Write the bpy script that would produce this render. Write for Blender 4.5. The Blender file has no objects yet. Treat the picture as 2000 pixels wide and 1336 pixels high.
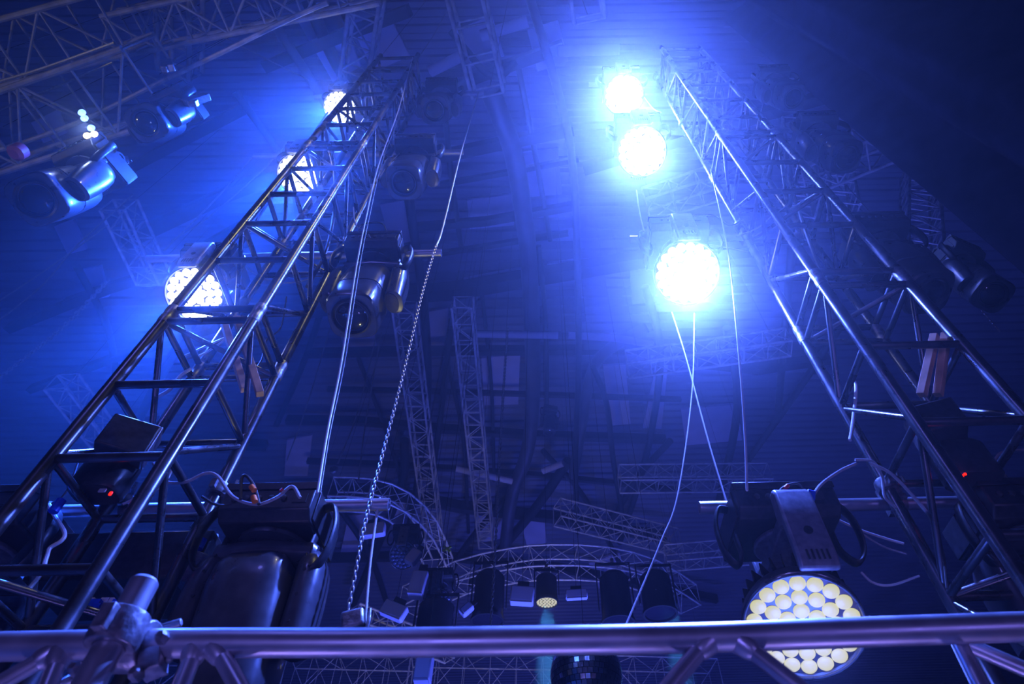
import bpy, math, random
from mathutils import Vector, Matrix, Quaternion
random.seed(7)
SC = bpy.context.scene
COL = SC.collection
PI = math.pi

# ------------------------------------------------------------------ camera
FPX, PITCH, ROLL = 1194.0, math.radians(52), math.radians(1.2)
CX, CY = 1067.5, 668.0
CAM = Vector((0, 0, 1.6))
F_ = Vector((0, math.cos(PITCH), math.sin(PITCH)))
U0 = Vector((0, -math.sin(PITCH), math.cos(PITCH)))
R0 = Vector((1, 0, 0))
R_ = R0 * math.cos(ROLL) - U0 * math.sin(ROLL)
U_ = U0 * math.cos(ROLL) + R0 * math.sin(ROLL)
cd = bpy.data.cameras.new('camera')
cam = bpy.data.objects.new('camera', cd)
COL.objects.link(cam)
m = Matrix((R_, U_, -F_)).transposed().to_4x4()
m.translation = CAM
cam.matrix_world = m
cd.sensor_width = 36
cd.lens = FPX / 2000 * 36
cd.shift_x = -(CX - 1000) / 2000
cd.clip_start = .05
cd.clip_end = 300
cd.dof.use_dof = True
cd.dof.focus_distance = 3.6
cd.dof.aperture_fstop = 4.5
SC.camera = cam

SC.view_settings.view_transform = 'Standard'
SC.view_settings.look = 'None'
SC.view_settings.exposure = 0.12
SC.view_settings.gamma = 1.0
SC.view_settings.use_curve_mapping = False
SC.cycles.use_denoising = True
SC.cycles.max_bounces = 4
SC.cycles.adaptive_threshold = .025
SC.cycles.volume_bounces = 0
SC.cycles.diffuse_bounces = 2
SC.cycles.glossy_bounces = 3
SC.cycles.sample_clamp_indirect = 4.0

# ------------------------------------------------------------------ world: stage haze filling the hall
w = bpy.data.worlds.new('hall_air'); SC.world = w; w.use_nodes = True
nt = w.node_tree
for n in list(nt.nodes): nt.nodes.remove(n)
wo = nt.nodes.new('ShaderNodeOutputWorld')
bg = nt.nodes.new('ShaderNodeBackground'); bg.inputs[0].default_value = (0, 0, 0, 1)
nt.links.new(bg.outputs[0], wo.inputs['Surface'])
def haze_nodes(nt, out, d1, d2):
    ad = nt.nodes.new('ShaderNodeAddShader')
    for k, (d, g) in enumerate(((d1, .88), (d2, .25))):
        v = nt.nodes.new('ShaderNodeVolumeScatter')
        v.inputs['Color'].default_value = (.8, .88, 1, 1)
        v.inputs['Density'].default_value = d; v.inputs['Anisotropy'].default_value = g
        nt.links.new(v.outputs[0], ad.inputs[k])
    nt.links.new(ad.outputs[0], out.inputs['Volume'])
haze_nodes(nt, wo, .006, .0016)

def px_dir(px, py):
    return (F_ + R_ * ((px - CX) / FPX) + U_ * ((CY - py) / FPX)).normalized()
def PY(px, py, Y):
    d = px_dir(px, py); return CAM + d * (Y / d.y)
def PZ(px, py, Z):
    d = px_dir(px, py); return CAM + d * (Z / d.z)
def PD(px, py, D):
    return CAM + px_dir(px, py) * D

# ------------------------------------------------------------------ unseen fill spots added to brighten metal, fixtures and roof
def lamp(name, kind, loc, energy, color, size=.3, aim=None, angle=60, blend=.6):
    l = bpy.data.lights.new(name, kind); l.energy = energy; l.color = color
    if kind == 'SPOT': l.spot_size = math.radians(angle); l.spot_blend = blend
    if kind == 'AREA': l.size = size
    else: l.shadow_soft_size = size
    o = bpy.data.objects.new(name, l); COL.objects.link(o); o.location = loc
    if aim is not None:
        o.rotation_euler = (Vector(aim) - Vector(loc)).to_track_quat('-Z', 'Y').to_euler()
    return o
lamp('stage_fill', 'SPOT', (-1.0, -3.0, .5), 130, (.24, .20, 1), .4, (0.1, 1.4, 2.4), 60)  # added violet-blue fill from the camera side, no fixture modelled
lamp('stage_fill', 'SPOT', (2.6, -2.2, 1.0), 50, (.26, .20, 1), .4, (.6, 1.4, 2.4), 60)
lamp('stage_fill', 'SPOT', (-2.5, -2.5, 7.0), 110, (.18, .18, 1), .4, (-.6, 1.7, 3.0), 60)
for x_ in (-1.3, 0, 1.3):
    lamp('bar_fill', 'SPOT', (x_, 1.75, .12), 26, (.36, .26, 1), .06, (x_ * .9, 1.07, 2.1), 60)  # added to put a lavender band on the front tube's lower edge
lamp('roof_fill', 'SPOT', (-7, 10, 1), 600, (.05, .10, 1), .8, (-5, 16, 17), 120)  # added upward blue fill for the roof and truss undersides
lamp('roof_fill', 'SPOT', (8, 14, 1), 500, (.06, .10, 1), .8, (4, 22, 17), 120)
lamp('roof_fill', 'SPOT', (1, 8, 1.0), 3300, (.08, .12, 1), .8, (1, 14, 17), 130)
lamp('roof_fill', 'SPOT', (0, 26, 1.0), 3600, (.08, .11, 1), .8, (0, 32, 17), 130)
lamp('warm_fill', 'SPOT', (-7.5, -1, 3), 90, (1, .86, .42), .2, (-5, 4, 8.0), 80)  # unseen warm spots added for yellow tint on trusses, tower and heads
lamp('warm_fill', 'SPOT', (-.6, 5.5, 1.0), 150, (1, .9, .3), .05, (-1.35, 1.75, 5.0), 38)
lamp('warm_fill', 'SPOT', (.9, -.5, 9.5), 150, (1, .9, .35), .05, (-1.1, 1.9, 5.0), 36)
lamp('warm_fill', 'SPOT', (-1, 10, 1), 420, (1, .88, .4), .3, (-1.5, 14, 8), 60)

# ------------------------------------------------------------------ materials
def mat(name, base, metallic=0., rough=.5, emis=None, estr=0., noise=0., nscale=30., bump=0., coat=0.):
    m_ = bpy.data.materials.new(name); m_.use_nodes = True
    t = m_.node_tree; b = t.nodes['Principled BSDF']
    b.inputs['Base Color'].default_value = (*base, 1)
    b.inputs['Metallic'].default_value = metallic
    b.inputs['Roughness'].default_value = rough
    if coat: b.inputs['Coat Weight'].default_value = coat
    if emis:
        b.inputs['Emission Color'].default_value = (*emis, 1); b.inputs['Emission Strength'].default_value = estr
    tc = t.nodes.new('ShaderNodeTexCoord')
    nz = t.nodes.new('ShaderNodeTexNoise'); nz.inputs['Scale'].default_value = nscale; nz.inputs['Detail'].default_value = 5
    t.links.new(tc.outputs['Object'], nz.inputs['Vector'])
    if noise:
        r = t.nodes.new('ShaderNodeValToRGB')
        r.color_ramp.elements[0].position = .35; r.color_ramp.elements[1].position = .7
        r.color_ramp.elements[0].color = (*[c * (1 - noise) for c in base], 1)
        r.color_ramp.elements[1].color = (*[min(1, c * (1 + noise)) for c in base], 1)
        t.links.new(nz.outputs['Fac'], r.inputs[0]); t.links.new(r.outputs[0], b.inputs['Base Color'])
        mr = t.nodes.new('ShaderNodeMapRange')
        mr.inputs['To Min'].default_value = max(.05, rough - .12); mr.inputs['To Max'].default_value = min(1, rough + .15)
        t.links.new(nz.outputs['Fac'], mr.inputs['Value']); t.links.new(mr.outputs[0], b.inputs['Roughness'])
    if bump:
        bp = t.nodes.new('ShaderNodeBump'); bp.inputs['Strength'].default_value = bump; bp.inputs['Distance'].default_value = .01
        t.links.new(nz.outputs['Fac'], bp.inputs['Height']); t.links.new(bp.outputs[0], b.inputs['Normal'])
    return m_
M = dict(
    steel=mat('tower_steel', (.16, .16, .18), .85, .27, noise=.3, nscale=9, bump=.03),
    alu=mat('aluminium_tube', (.55, .55, .62), .75, .36, noise=.08, nscale=14),
    dimalu=mat('background_truss_metal', (.58, .58, .60), .25, .45, noise=.25, nscale=8),
    clamp=mat('cast_clamp_metal', (.34, .34, .38), .8, .38, noise=.25, nscale=60, bump=.2),
    black=mat('black_plastic', (.03, .03, .036), 0, .38, noise=.3, nscale=50),
    shell=mat('satin_head_shell', (.10, .10, .12), .4, .30, noise=.15, nscale=20, coat=.4),
    plate=mat('grey_arm_cover', (.24, .24, .30), .3, .36, noise=.25, nscale=35),
    rubber=mat('black_cable_rubber', (.05, .05, .055), 0, .45),
    cable=mat('grey_cable_jacket', (.42, .42, .46), 0, .4, noise=.1, nscale=20),
    white=mat('pale_cable_jacket', (.7, .7, .74), 0, .4, noise=.1, nscale=20),
    rope=mat('steel_wire_rope', (.5, .5, .5), .6, .4, noise=.2, nscale=80),
    chain=mat('galvanised_chain', (.55, .55, .58), .9, .35, noise=.2, nscale=60),
    wood=mat('raw_batten_wood', (.62, .36, .22), 0, .6, noise=.25, nscale=14, bump=.2),
    roof=mat('roof_decking', (.22, .24, .34), .2, .55, noise=.15, nscale=.6),
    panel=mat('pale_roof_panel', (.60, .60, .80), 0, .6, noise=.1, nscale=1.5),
    beam=mat('dark_roof_steel', (.045, .05, .07), .4, .5, noise=.3, nscale=2),
    duct=mat('roof_pipe_metal', (.20, .21, .27), .6, .4, noise=.2, nscale=2),
    wall=mat('dark_hall_wall', (.05, .055, .075), 0, .8, noise=.3, nscale=.8),
    floor=mat('black_stage_floor', (.03, .03, .035), 0, .5, noise=.3, nscale=3),
    drape=mat('blue_black_drape', (.09, .10, .19), 0, .85, noise=.2, nscale=3, bump=.2),
    blue=mat('blue_connector', (.01, .08, .7), 0, .4, noise=.1),
    orange=mat('orange_tape', (.9, .22, .03), 0, .5, noise=.1),
    redtape=mat('red_tape', (.8, .04, .05), 0, .5, noise=.1),
    label=mat('white_sticker', (.8, .8, .8), 0, .5, noise=.05),
    glass=mat('dark_front_lens', (.02, .02, .035), 0, .04, noise=.05, coat=1.),
    lens_off=mat('unlit_lens', (.10, .12, .2), .2, .12, noise=.1, coat=1.),
    lens_soft=mat('lit_lens_dimmed', (.12, .12, .10), 0, .4, (.85, .83, .48), .66),
    lens_hot=mat('lit_lens_full', (.8, .8, .8), 0, .3, (.75, .80, 1), 9.0),
    red_led=mat('red_indicator', (.5, 0, 0), 0, .4, (1, .01, .0), 3.2),
    blue_led=mat('blue_indicator', (.1, .2, .6), 0, .4, (.25, .5, 1), 2),
    warm_led=mat('warm_indicator', (.5, .4, .2), 0, .4, (1, .8, .45), 1.6),
    pink=mat('faded_red_lamp_housing', (.45, .10, .16), 0, .5, noise=.1),
    mirror=mat('mirror_facets', (.8, .8, .85), 1, .12, noise=.1, nscale=40),
    green=mat('yellow_green_tape', (.45, .6, .03), 0, .5, noise=.1),
)

# ------------------------------------------------------------------ mesh builder
def frame_of(d):
    d = Vector(d).normalized()
    a = Vector((0, 0, 1)) if abs(d.z) < .9 else Vector((1, 0, 0))
    s = d.cross(a).normalized(); u = s.cross(d).normalized()
    return s, u, d
def smooth_path(pts, n=8):
    pts = [Vector(p) for p in pts]
    if len(pts) < 3: return pts
    P = [pts[0] * 2 - pts[1]] + pts + [pts[-1] * 2 - pts[-2]]
    out = []
    for i in range(1, len(P) - 2):
        for k in range(n):
            t = k / n
            a, b, c, d = P[i - 1], P[i], P[i + 1], P[i + 2]
            out.append(.5 * ((2 * b) + (c - a) * t + (2 * a - 5 * b + 4 * c - d) * t * t + (3 * b - a - 3 * c + d) * t ** 3))
    out.append(pts[-1]); return out

class MB:
    def __init__(s): s.v = []; s.f = []
    def ring_loft(s, rings, cap0=True, cap1=True, closed=False):
        o = len(s.v); n = len(rings[0])
        for r in rings: s.v.extend([Vector(p) for p in r])
        k = len(rings)
        for i in range(k if closed else k - 1):
            j2 = (i + 1) % k
            for j in range(n):
                a = o + i * n + j; b = o + i * n + (j + 1) % n
                s.f.append((a, b, o + j2 * n + (j + 1) % n, o + j2 * n + j))
        if not closed:
            if cap0: s.f.append(tuple(o + j for j in range(n))[::-1])
            if cap1: s.f.append(tuple(o + (k - 1) * n + j for j in range(n)))
        return s
    def tube(s, pts, r, n=12, cap=True, closed=False):
        pts = [Vector(p) for p in pts]
        if not isinstance(r, (list, tuple)): r = [r] * len(pts)
        sd, up, _ = frame_of(pts[1] - pts[0])
        rings = []; L = len(pts)
        for i, p in enumerate(pts):
            if closed: d = (pts[(i + 1) % L] - pts[i - 1]).normalized()
            elif i == 0: d = (pts[1] - p).normalized()
            elif i == L - 1: d = (p - pts[i - 1]).normalized()
            else: d = (pts[i + 1] - pts[i - 1]).normalized()
            sd = (sd - d * sd.dot(d))
            if sd.length < 1e-6: sd = frame_of(d)[0]
            sd.normalize(); up = sd.cross(d)
            rings.append([p + (sd * math.cos(a) + up * math.sin(a)) * r[i] for a in [2 * PI * k / n for k in range(n)]])
        return s.ring_loft(rings, cap, cap, closed)
    def pipe(s, p0, p1, r, wall=.004, n=20):     # open ended hollow tube
        sd, up, d = frame_of(Vector(p1) - Vector(p0))
        def ring(c, rr): return [Vector(c) + (sd * math.cos(a) + up * math.sin(a)) * rr for a in [2 * PI * k / n for k in range(n)]]
        return s.ring_loft([ring(p0, r), ring(p1, r), ring(p1, r - wall), ring(p0, r - wall)], closed=True)
    def box(s, c, size, rot=None):
        c = Vector(c); h = Vector(size) / 2; o = len(s.v)
        for x in (-1, 1):
            for y in (-1, 1):
                for z in (-1, 1):
                    p = Vector((x * h.x, y * h.y, z * h.z))
                    if rot is not None: p = rot @ p
                    s.v.append(c + p)
        s.f += [tuple(o + i for i in q) for q in ((0, 1, 3, 2), (4, 6, 7, 5), (0, 4, 5, 1), (2, 3, 7, 6), (0, 2, 6, 4), (1, 5, 7, 3))]
        return s
    def beam(s, p0, p1, w, h):
        p0, p1 = Vector(p0), Vector(p1)
        sd, up, d = frame_of(p1 - p0)
        rot = Matrix((sd, d, up)).transposed()
        return s.box((p0 + p1) / 2, (w, (p1 - p0).length, h), rot)
    def prism(s, poly, vec):
        o = len(s.v); n = len(poly); vec = Vector(vec)
        s.v += [Vector(p) for p in poly] + [Vector(p) + vec for p in poly]
        s.f.append(tuple(o + i for i in range(n))[::-1]); s.f.append(tuple(o + n + i for i in range(n)))
        for i in range(n): s.f.append((o + i, o + (i + 1) % n, o + n + (i + 1) % n, o + n + i))
        return s
    def superloft(s, secs, n=32, e=3.0, axis='z'):
        """secs: (t, cx, cy, rx, ry) sections of a rounded rectangle along an axis"""
        rings = []
        for sec in secs:
            t, cx, cy, rx, ry = sec[:5]
            ee = sec[5] if len(sec) > 5 else e
            ring = []
            for k in range(n):
                a = 2 * PI * k / n; c, q = math.cos(a), math.sin(a)
                x = cx + rx * math.copysign(abs(c) ** (2 / ee), c); y = cy + ry * math.copysign(abs(q) ** (2 / ee), q)
                ring.append(Vector((x, y, t)) if axis == 'z' else Vector((t, x, y)))
            rings.append(ring)
        return s.ring_loft(rings)
    def lathe(s, prof, n=28, mat4=None):
        rings = [[Vector((r * math.cos(2 * PI * k / n), r * math.sin(2 * PI * k / n), z)) for k in range(n)] for r, z in prof]
        if mat4 is not None: rings = [[mat4 @ p for p in r] for r in rings]
        return s.ring_loft(rings)
    def build(s, name, material, parent=None, origin=(0, 0, 0), smooth=True, bevel=0, angle=35):
        o = Vector(origin)
        me = bpy.data.meshes.new(name)
        me.from_pydata([tuple(v - o) for v in s.v], [], s.f)
        import bmesh
        b = bmesh.new(); b.from_mesh(me); bmesh.ops.recalc_face_normals(b, faces=b.faces); b.to_mesh(me); b.free()
        me.materials.append(material)
        if smooth:
            me.shade_smooth()
            me.set_sharp_from_angle(angle=math.radians(angle))
        ob = bpy.data.objects.new(name, me); COL.objects.link(ob)
        if parent is not None: ob.parent = parent
        else: ob.location = o
        if bevel:
            bv = ob.modifiers.new('bevel', 'BEVEL'); bv.width = bevel; bv.segments = 2; bv.limit_method = 'ANGLE'
        return ob

def tag(o, label=None, cat=None, group=None, kind=None):
    if label: o['label'] = label
    if cat: o['category'] = cat
    if group: o['group'] = group
    if kind: o['kind'] = kind
    return o
def thing(name, label, cat, loc=(0, 0, 0), group=None):
    e = bpy.data.objects.new(name, None); COL.objects.link(e); e.location = loc; e.empty_display_size = .1
    return tag(e, label, cat, group)
def children(o): return [c for c in bpy.data.objects if c.parent == o]
def copy_tree(o, parent=None):
    c = o.copy(); COL.objects.link(c)
    if parent is not None: c.parent = parent
    for ch in children(o): copy_tree(ch, c)
    return c
def struct(name, mb, material, **k):
    return tag(mb.build(name, material, **k), kind='structure')
def single(name, label, cat, mb, material, origin=(0, 0, 0), group=None, **k):
    return tag(mb.build(name, material, None, origin, **k), label, cat, group)

# ------------------------------------------------------------------ hall shell
H = 16.0 + CAM.z
mb = MB(); mb.box((0, 17, -.05), (70, 60, .1)); struct('floor', mb, M['floor'])
mb = MB(); mb.box((0, 46, 9), (70, .3, 18)); struct('wall_back', mb, M['wall'])
mb = MB(); mb.box((-34, 17, 9), (.3, 60, 18)); struct('wall_left', mb, M['wall'])
mb = MB(); mb.box((34, 17, 9), (.3, 60, 18)); struct('wall_right', mb, M['wall'])
# corrugated roof decking, ribs across the hall
prof = []
y = -12.0
while y < 46:
    prof += [(y, 0), (y + .14, 0), (y + .18, .07), (y + .30, .07)]; y += .34
mb = MB()
for yy, zz in prof: mb.v += [Vector((-34, yy, H + zz)), Vector((34, yy, H + zz))]
for i in range(len(prof) - 1): mb.f.append((2 * i, 2 * i + 1, 2 * i + 3, 2 * i + 2))
struct('ceiling', mb, M['roof'], smooth=False)

# thicker stage haze hanging at lamp height between the drape and the outer side
hm = bpy.data.materials.new('haze'); hm.use_nodes = True
for n in list(hm.node_tree.nodes): hm.node_tree.nodes.remove(n)
ho = hm.node_tree.nodes.new('ShaderNodeOutputMaterial'); haze_nodes(hm.node_tree, ho, .023, .0045)
mb = MB(); mb.box((-3.5, 4.0, (3.35 + H - .1) / 2), (14.9, 17.0, H - .1 - 3.35))
tag(mb.build('stage_haze', hm, smooth=False), 'thin blue-lit haze hanging around the tower lamps', 'haze', kind='stuff')

# pale flat panels set in the roof
quads = [
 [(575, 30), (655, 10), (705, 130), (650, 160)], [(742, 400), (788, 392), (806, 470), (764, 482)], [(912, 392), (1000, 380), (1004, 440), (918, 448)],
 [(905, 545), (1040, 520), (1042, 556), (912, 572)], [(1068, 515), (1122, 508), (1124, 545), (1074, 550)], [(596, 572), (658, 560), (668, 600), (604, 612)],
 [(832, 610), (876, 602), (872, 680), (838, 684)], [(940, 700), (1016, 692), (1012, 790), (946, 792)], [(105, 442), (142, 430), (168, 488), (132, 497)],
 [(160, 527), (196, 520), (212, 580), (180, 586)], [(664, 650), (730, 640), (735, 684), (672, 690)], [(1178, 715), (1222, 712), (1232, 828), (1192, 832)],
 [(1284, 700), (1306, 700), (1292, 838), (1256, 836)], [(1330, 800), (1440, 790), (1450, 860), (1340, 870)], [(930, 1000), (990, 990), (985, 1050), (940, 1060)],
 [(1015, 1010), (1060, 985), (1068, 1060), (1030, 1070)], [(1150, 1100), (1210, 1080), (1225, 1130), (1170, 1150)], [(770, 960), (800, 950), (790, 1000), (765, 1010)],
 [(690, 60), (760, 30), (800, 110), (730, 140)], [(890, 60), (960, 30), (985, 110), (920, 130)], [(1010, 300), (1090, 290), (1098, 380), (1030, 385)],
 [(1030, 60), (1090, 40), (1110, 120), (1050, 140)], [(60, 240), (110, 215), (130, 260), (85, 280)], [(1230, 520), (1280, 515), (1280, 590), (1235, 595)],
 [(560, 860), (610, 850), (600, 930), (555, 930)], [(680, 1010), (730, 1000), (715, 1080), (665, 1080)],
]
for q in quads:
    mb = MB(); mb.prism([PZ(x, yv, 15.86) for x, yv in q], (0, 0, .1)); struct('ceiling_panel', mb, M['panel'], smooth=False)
# steelwork below the roof: (points, height, width, kind)
def roofline(pts, Z, r, material, name='roof_beam', box=False):
    P = [PZ(x, yv, Z) for x, yv in pts]
    mb = MB()
    if box:
        for a, b in zip(P, P[1:]): mb.beam(a, b, r * 2, r * 3)
    else: mb.tube(smooth_path(P, 6), r, 14)
    return struct(name, mb, material)
for pts, Z, r, mt in [
    ([(505, -20), (545, 60), (590, 130), (640, 210)], 14.6, .10, 'duct'),
    ([(540, 830), (600, 690), (640, 560), (690, 380), (700, 250)], 15.2, .10, 'beam'),
    ([(958, 180), (1000, 290), (1020, 400), (1032, 500), (1038, 620), (1041, 760), (1030, 880), (1000, 970), (985, 1080)], 14.2, .23, 'duct'),
    ([(1052, 480), (1066, 640), (1068, 800)], 14.4, .07, 'beam'),
    ([(1030, -20), (1090, 180), (1118, 320), (1128, 520), (1130, 720), (1124, 900), (1128, 1040)], 13.6, .09, 'beam'),
    ([(1262, 640), (1180, 690), (1152, 740), (1138, 820), (1120, 930)], 14.0, .17, 'duct'),
    ([(1158, 716), (1185, 790), (1198, 900), (1215, 1000)], 13.8, .09, 'beam'),
    ([(790, 330), (812, 480), (830, 620), (835, 760), (822, 900), (790, 1080)], 15.0, .13, 'beam'),
    ([(880, 640), (862, 800), (840, 960)], 14.8, .10, 'beam'),
    ([(1260, 560), (1290, 700), (1260, 900), (1210, 1060)], 15.0, .12, 'beam'),
    ([(1420, 640), (1440, 800), (1400, 1000)], 15.0, .14, 'beam'),
    ([(1540, 40), (1560, 260), (1545, 500), (1520, 800)], 15.2, .12, 'beam'),
    ([(880, 60), (960, 150), (1010, 120)], 14.8, .08, 'beam'),
    ([(600, 0), (650, 110), (700, 200)], 15.2, .14, 'beam'),
    ([(690, 1180), (780, 960), (790, 860)], 15.0, .16, 'beam'),
    ([(420, 560), (300, 760), (230, 920)], 15.0, .14, 'beam'),
    ([(920, 1140), (1040, 1000), (1110, 900)], 14.6, .18, 'beam'),
    ([(700, 700), (760, 860), (800, 1000)], 15.1, .07, 'beam'), ([(870, 690), (905, 860), (915, 1040)], 15.1, .07, 'beam'),
    ([(940, 560), (960, 760), (965, 940)], 15.1, .06, 'beam'), ([(1180, 1050), (1240, 940), (1310, 860)], 14.8, .12, 'beam'),
    ([(860, 1180), (900, 1080), (1000, 960)], 14.8, .12, 'beam'), ([(1060, 880), (1140, 970), (1210, 1100)], 14.8, .10, 'beam'),
    ([(640, 960), (720, 1080), (760, 1190)], 15.0, .12, 'beam'), ([(1010, 120), (1045, 300), (1075, 470)], 15.2, .07, 'beam'),
    ([(865, 170), (880, 330), (900, 480)], 15.2, .07, 'beam'), ([(460, 180), (560, 330), (590, 470)], 15.2, .09, 'beam'),
    ([(150, 520), (210, 640), (230, 760)], 15.2, .10, 'beam'), ([(1460, 900), (1560, 760), (1640, 640)], 15.2, .12, 'beam'),
]:
    roofline(pts, Z, r, M[mt])
for pts, Z, r, mt in [
    ([(20, 640), (220, 560), (420, 500)], 15.3, .12, 'beam'), ([(130, 590), (330, 520), (470, 440)], 15.3, .10, 'beam'),
    ([(250, 470), (440, 380), (640, 300)], 15.3, .16, 'beam'), ([(60, 400), (250, 330), (480, 210)], 15.3, .12, 'beam'),
    ([(600, 605), (760, 580), (905, 565), (1050, 540), (1260, 505), (1500, 480)], 15.3, .17, 'beam'),
    ([(600, 690), (760, 686), (1070, 684), (1290, 680)], 15.1, .10, 'beam'),
    ([(560, 820), (700, 822), (850, 836), (1050, 850), (1300, 858)], 15.1, .10, 'beam'),
    ([(560, 960), (760, 962), (900, 990), (1080, 1010), (1300, 1050)], 15.1, .14, 'beam'),
    ([(840, 310), (960, 284), (1120, 252)], 15.2, .12, 'beam'), ([(800, 445), (950, 432), (1120, 402)], 15.2, .09, 'beam'),
    ([(820, 215), (930, 150), (1100, 90)], 15.2, .12, 'beam'), ([(520, 130), (640, 80), (800, 20)], 15.2, .12, 'beam'),
    ([(1140, 330), (1400, 250), (1640, 180)], 15.2, .12, 'beam'), ([(1300, 700), (1480, 720), (1620, 700)], 15.2, .12, 'beam'),
    ([(100, 900), (300, 860), (520, 870)], 15.2, .12, 'beam'), ([(620, 1090), (860, 1085), (1100, 1110), (1400, 1170)], 15.2, .12, 'beam'), ([(640, 760), (850, 764), (1100, 772), (1330, 780)], 15.25, .06, 'beam'), ([(600, 900), (820, 910), (1080, 930), (1350, 960)], 15.25, .07, 'beam'), ([(860, 360), (1000, 335), (1130, 310)], 15.3, .06, 'beam'), ([(640, 520), (860, 495), (1110, 455)], 15.3, .06, 'beam'), ([(60, 760), (220, 700), (420, 640)], 15.2, .10, 'beam'),
]:
    roofline(pts, Z, r, M[mt], box=True)
for pts, Z in [([(930, 652), (1090, 655)], 13.8), ([(1110, 655), (1200, 660), (1275, 672)], 13.8), ([(890, 915), (1000, 940)], 13.5),
               ([(1090, 100), (1210, 96)], 13), ([(840, 140), (900, 110)], 13.2), ([(940, 70), (1030, 42)], 13.2), ([(1060, 920), (1100, 905)], 13.4)]:
    mb = MB(); mb.tube([PZ(x, yv, Z) for x, yv in pts], .11, 12)
    single('ventilation_pipe', 'pale round pipe hung under the roof near %s' % (
        {652: 'the middle of the hall', 655: 'the bright washes', 915: 'the top of the low curved truss', 100: 'the topmost bright wash light',
         140: 'the open ladder truss, left side', 70: 'the open ladder truss, right side', 920: 'the hanging black lamp, short piece'}[pts[0][1]]), 'pipe', mb, M['panel'],
        origin=PZ(pts[0][0], pts[0][1], Z))

# ------------------------------------------------------------------ the two truss towers
Y1, DEP, XI, XO = 1.575, .340, 1.301, 1.700
Y2 = Y1 + DEP
def vline_z(z): return z + CAM.z
def tower(side, levels, joints, diag_levels, label):
    xi, xo = XI * side, XO * side
    base = Vector(((xi + xo) / 2, (Y1 + Y2) / 2, 0))
    t = thing('truss_tower', label, 'truss tower', base)
    C = {'B': (xi, Y1), 'A': (xo, Y1), 'C': (xi, Y2), 'D': (xo, Y2)}
    def P(k, z): return Vector((C[k][0], C[k][1], vline_z(z)))
    top = levels[-1] + .12
    for k in 'ABCD':
        mb = MB(); mb.tube([P(k, -1.6), P(k, top)], .0245, 20)
        ch = mb.build('chord', M['steel'], t, base)
        for zj in joints:
            mb2 = MB(); p = P(k, zj)
            mb2.lathe([(.0, -.06), (.026, -.06), (.028, -.045), (.028, -.02), (.026, -.012), (.026, .012), (.028, .02), (.028, .045), (.026, .06), (0, .06)], 18, Matrix.Translation(p))
            mb2.build('coupling_sleeve', M['clamp'], ch, base)
    for z in levels:
        for a, b in (('A', 'B'), ('B', 'C'), ('C', 'D'), ('D', 'A')):
            mb = MB(); mb.tube([P(a, z), P(b, z)], .0165 if a in 'AC' else .0145, 14)
            mb.build('rung', M['steel'], t, base)
    zz = [levels[0]] + [l for l in levels[1:]]
    k = 0
    for z0, z1 in zip(zz, zz[1:]):
        if z1 - z0 < .2: continue
        for f, g in (('B', 'C'), ('A', 'D')):
            a, b = (f, g) if k % 2 == 0 else (g, f)
            mb = MB(); mb.tube([P(a, z0 + .02), P(b, z1 - .02)], .0125, 12)
            mb.build('diagonal_brace', M['steel'], t, base)
        k += 1
    for z in diag_levels:
        mb = MB(); mb.tube([P('A', z), P('C', z)], .0125, 12); mb.build('cross_brace', M['steel'], t, base)
    mb = MB(); mb.box(base + Vector((0, 0, .01)), (.75, .75, .02)); mb.build('base_plate', M['steel'], t, base, smooth=False)
    return t
LL = [-1.2, -.8, -.4, 0, .6, 1.0, 1.425, 1.80, 2.22, 2.31, 2.75, 3.157, 3.55, 3.95, 4.32, 4.42, 4.82, 5.22, 5.62, 6.02, 6.40, 6.50, 6.9]
LR = [-1.2, -.8, -.4, 0, .62, 1.05, 1.51, 1.945, 2.40, 2.52, 3.0, 3.44, 3.89, 4.37, 4.47, 4.81, 5.25, 5.70, 6.15, 6.55, 6.65, 7.0]
tower(-1, LL, [.15, 2.265, 4.37, 6.45], [1.0, 2.22, 3.157, 4.32, 5.22, 6.4], 'scuffed steel truss tower in front of the three glowing lamps seen through its bays')
tower(1, LR, [.15, 2.46, 4.42, 6.6], [1.05, 2.4, 3.44, 4.37, 5.25, 6.55], 'steel truss tower beside the black drape, its inner chord lit bright by the washes')

# ------------------------------------------------------------------ stand-off pipes and their clamps
YP = Y2 + .062
def clamp_mb(mb, c, axis='x', r=.030, s=1.0):
    c = Vector(c)
    rot = Matrix.Identity(3) if axis == 'x' else Matrix.Rotation(PI / 2, 3, 'Z') if axis == 'y' else Matrix.Rotation(PI / 2, 3, 'Y')
    def ringpts(rr, xo): return [c + rot @ Vector((xo, rr * math.cos(a), rr * math.sin(a))) for a in [2 * PI * k / 20 for k in range(20)]]
    h = .024 * s
    mb.ring_loft([ringpts(r * .9, -h), ringpts(r * 1.42, -h), ringpts(r * 1.5, -h * .6), ringpts(r * 1.5, h * .6), ringpts(r * 1.42, h), ringpts(r * .9, h)], closed=True)
    mb.box(c + rot @ Vector((0, r * 1.7, 0)), (h * 1.7, r * 1.0, r * 1.3), rot)
    mb.box(c + rot @ Vector((0, -r * 1.6, 0)), (h * 1.5, r * .8, r * .8), rot)
    mb.tube([c + rot @ Vector((0, r * 2.1, -r * .2)), c + rot @ Vector((0, r * 2.2, r * 2.4))], r * .18, 8)
    mb.tube([c + rot @ Vector((-h * .9, r * 2.2, r * 2.0)), c + rot @ Vector((h * .9, r * 2.2, r * 2.6))], r * .28, 6)
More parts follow.
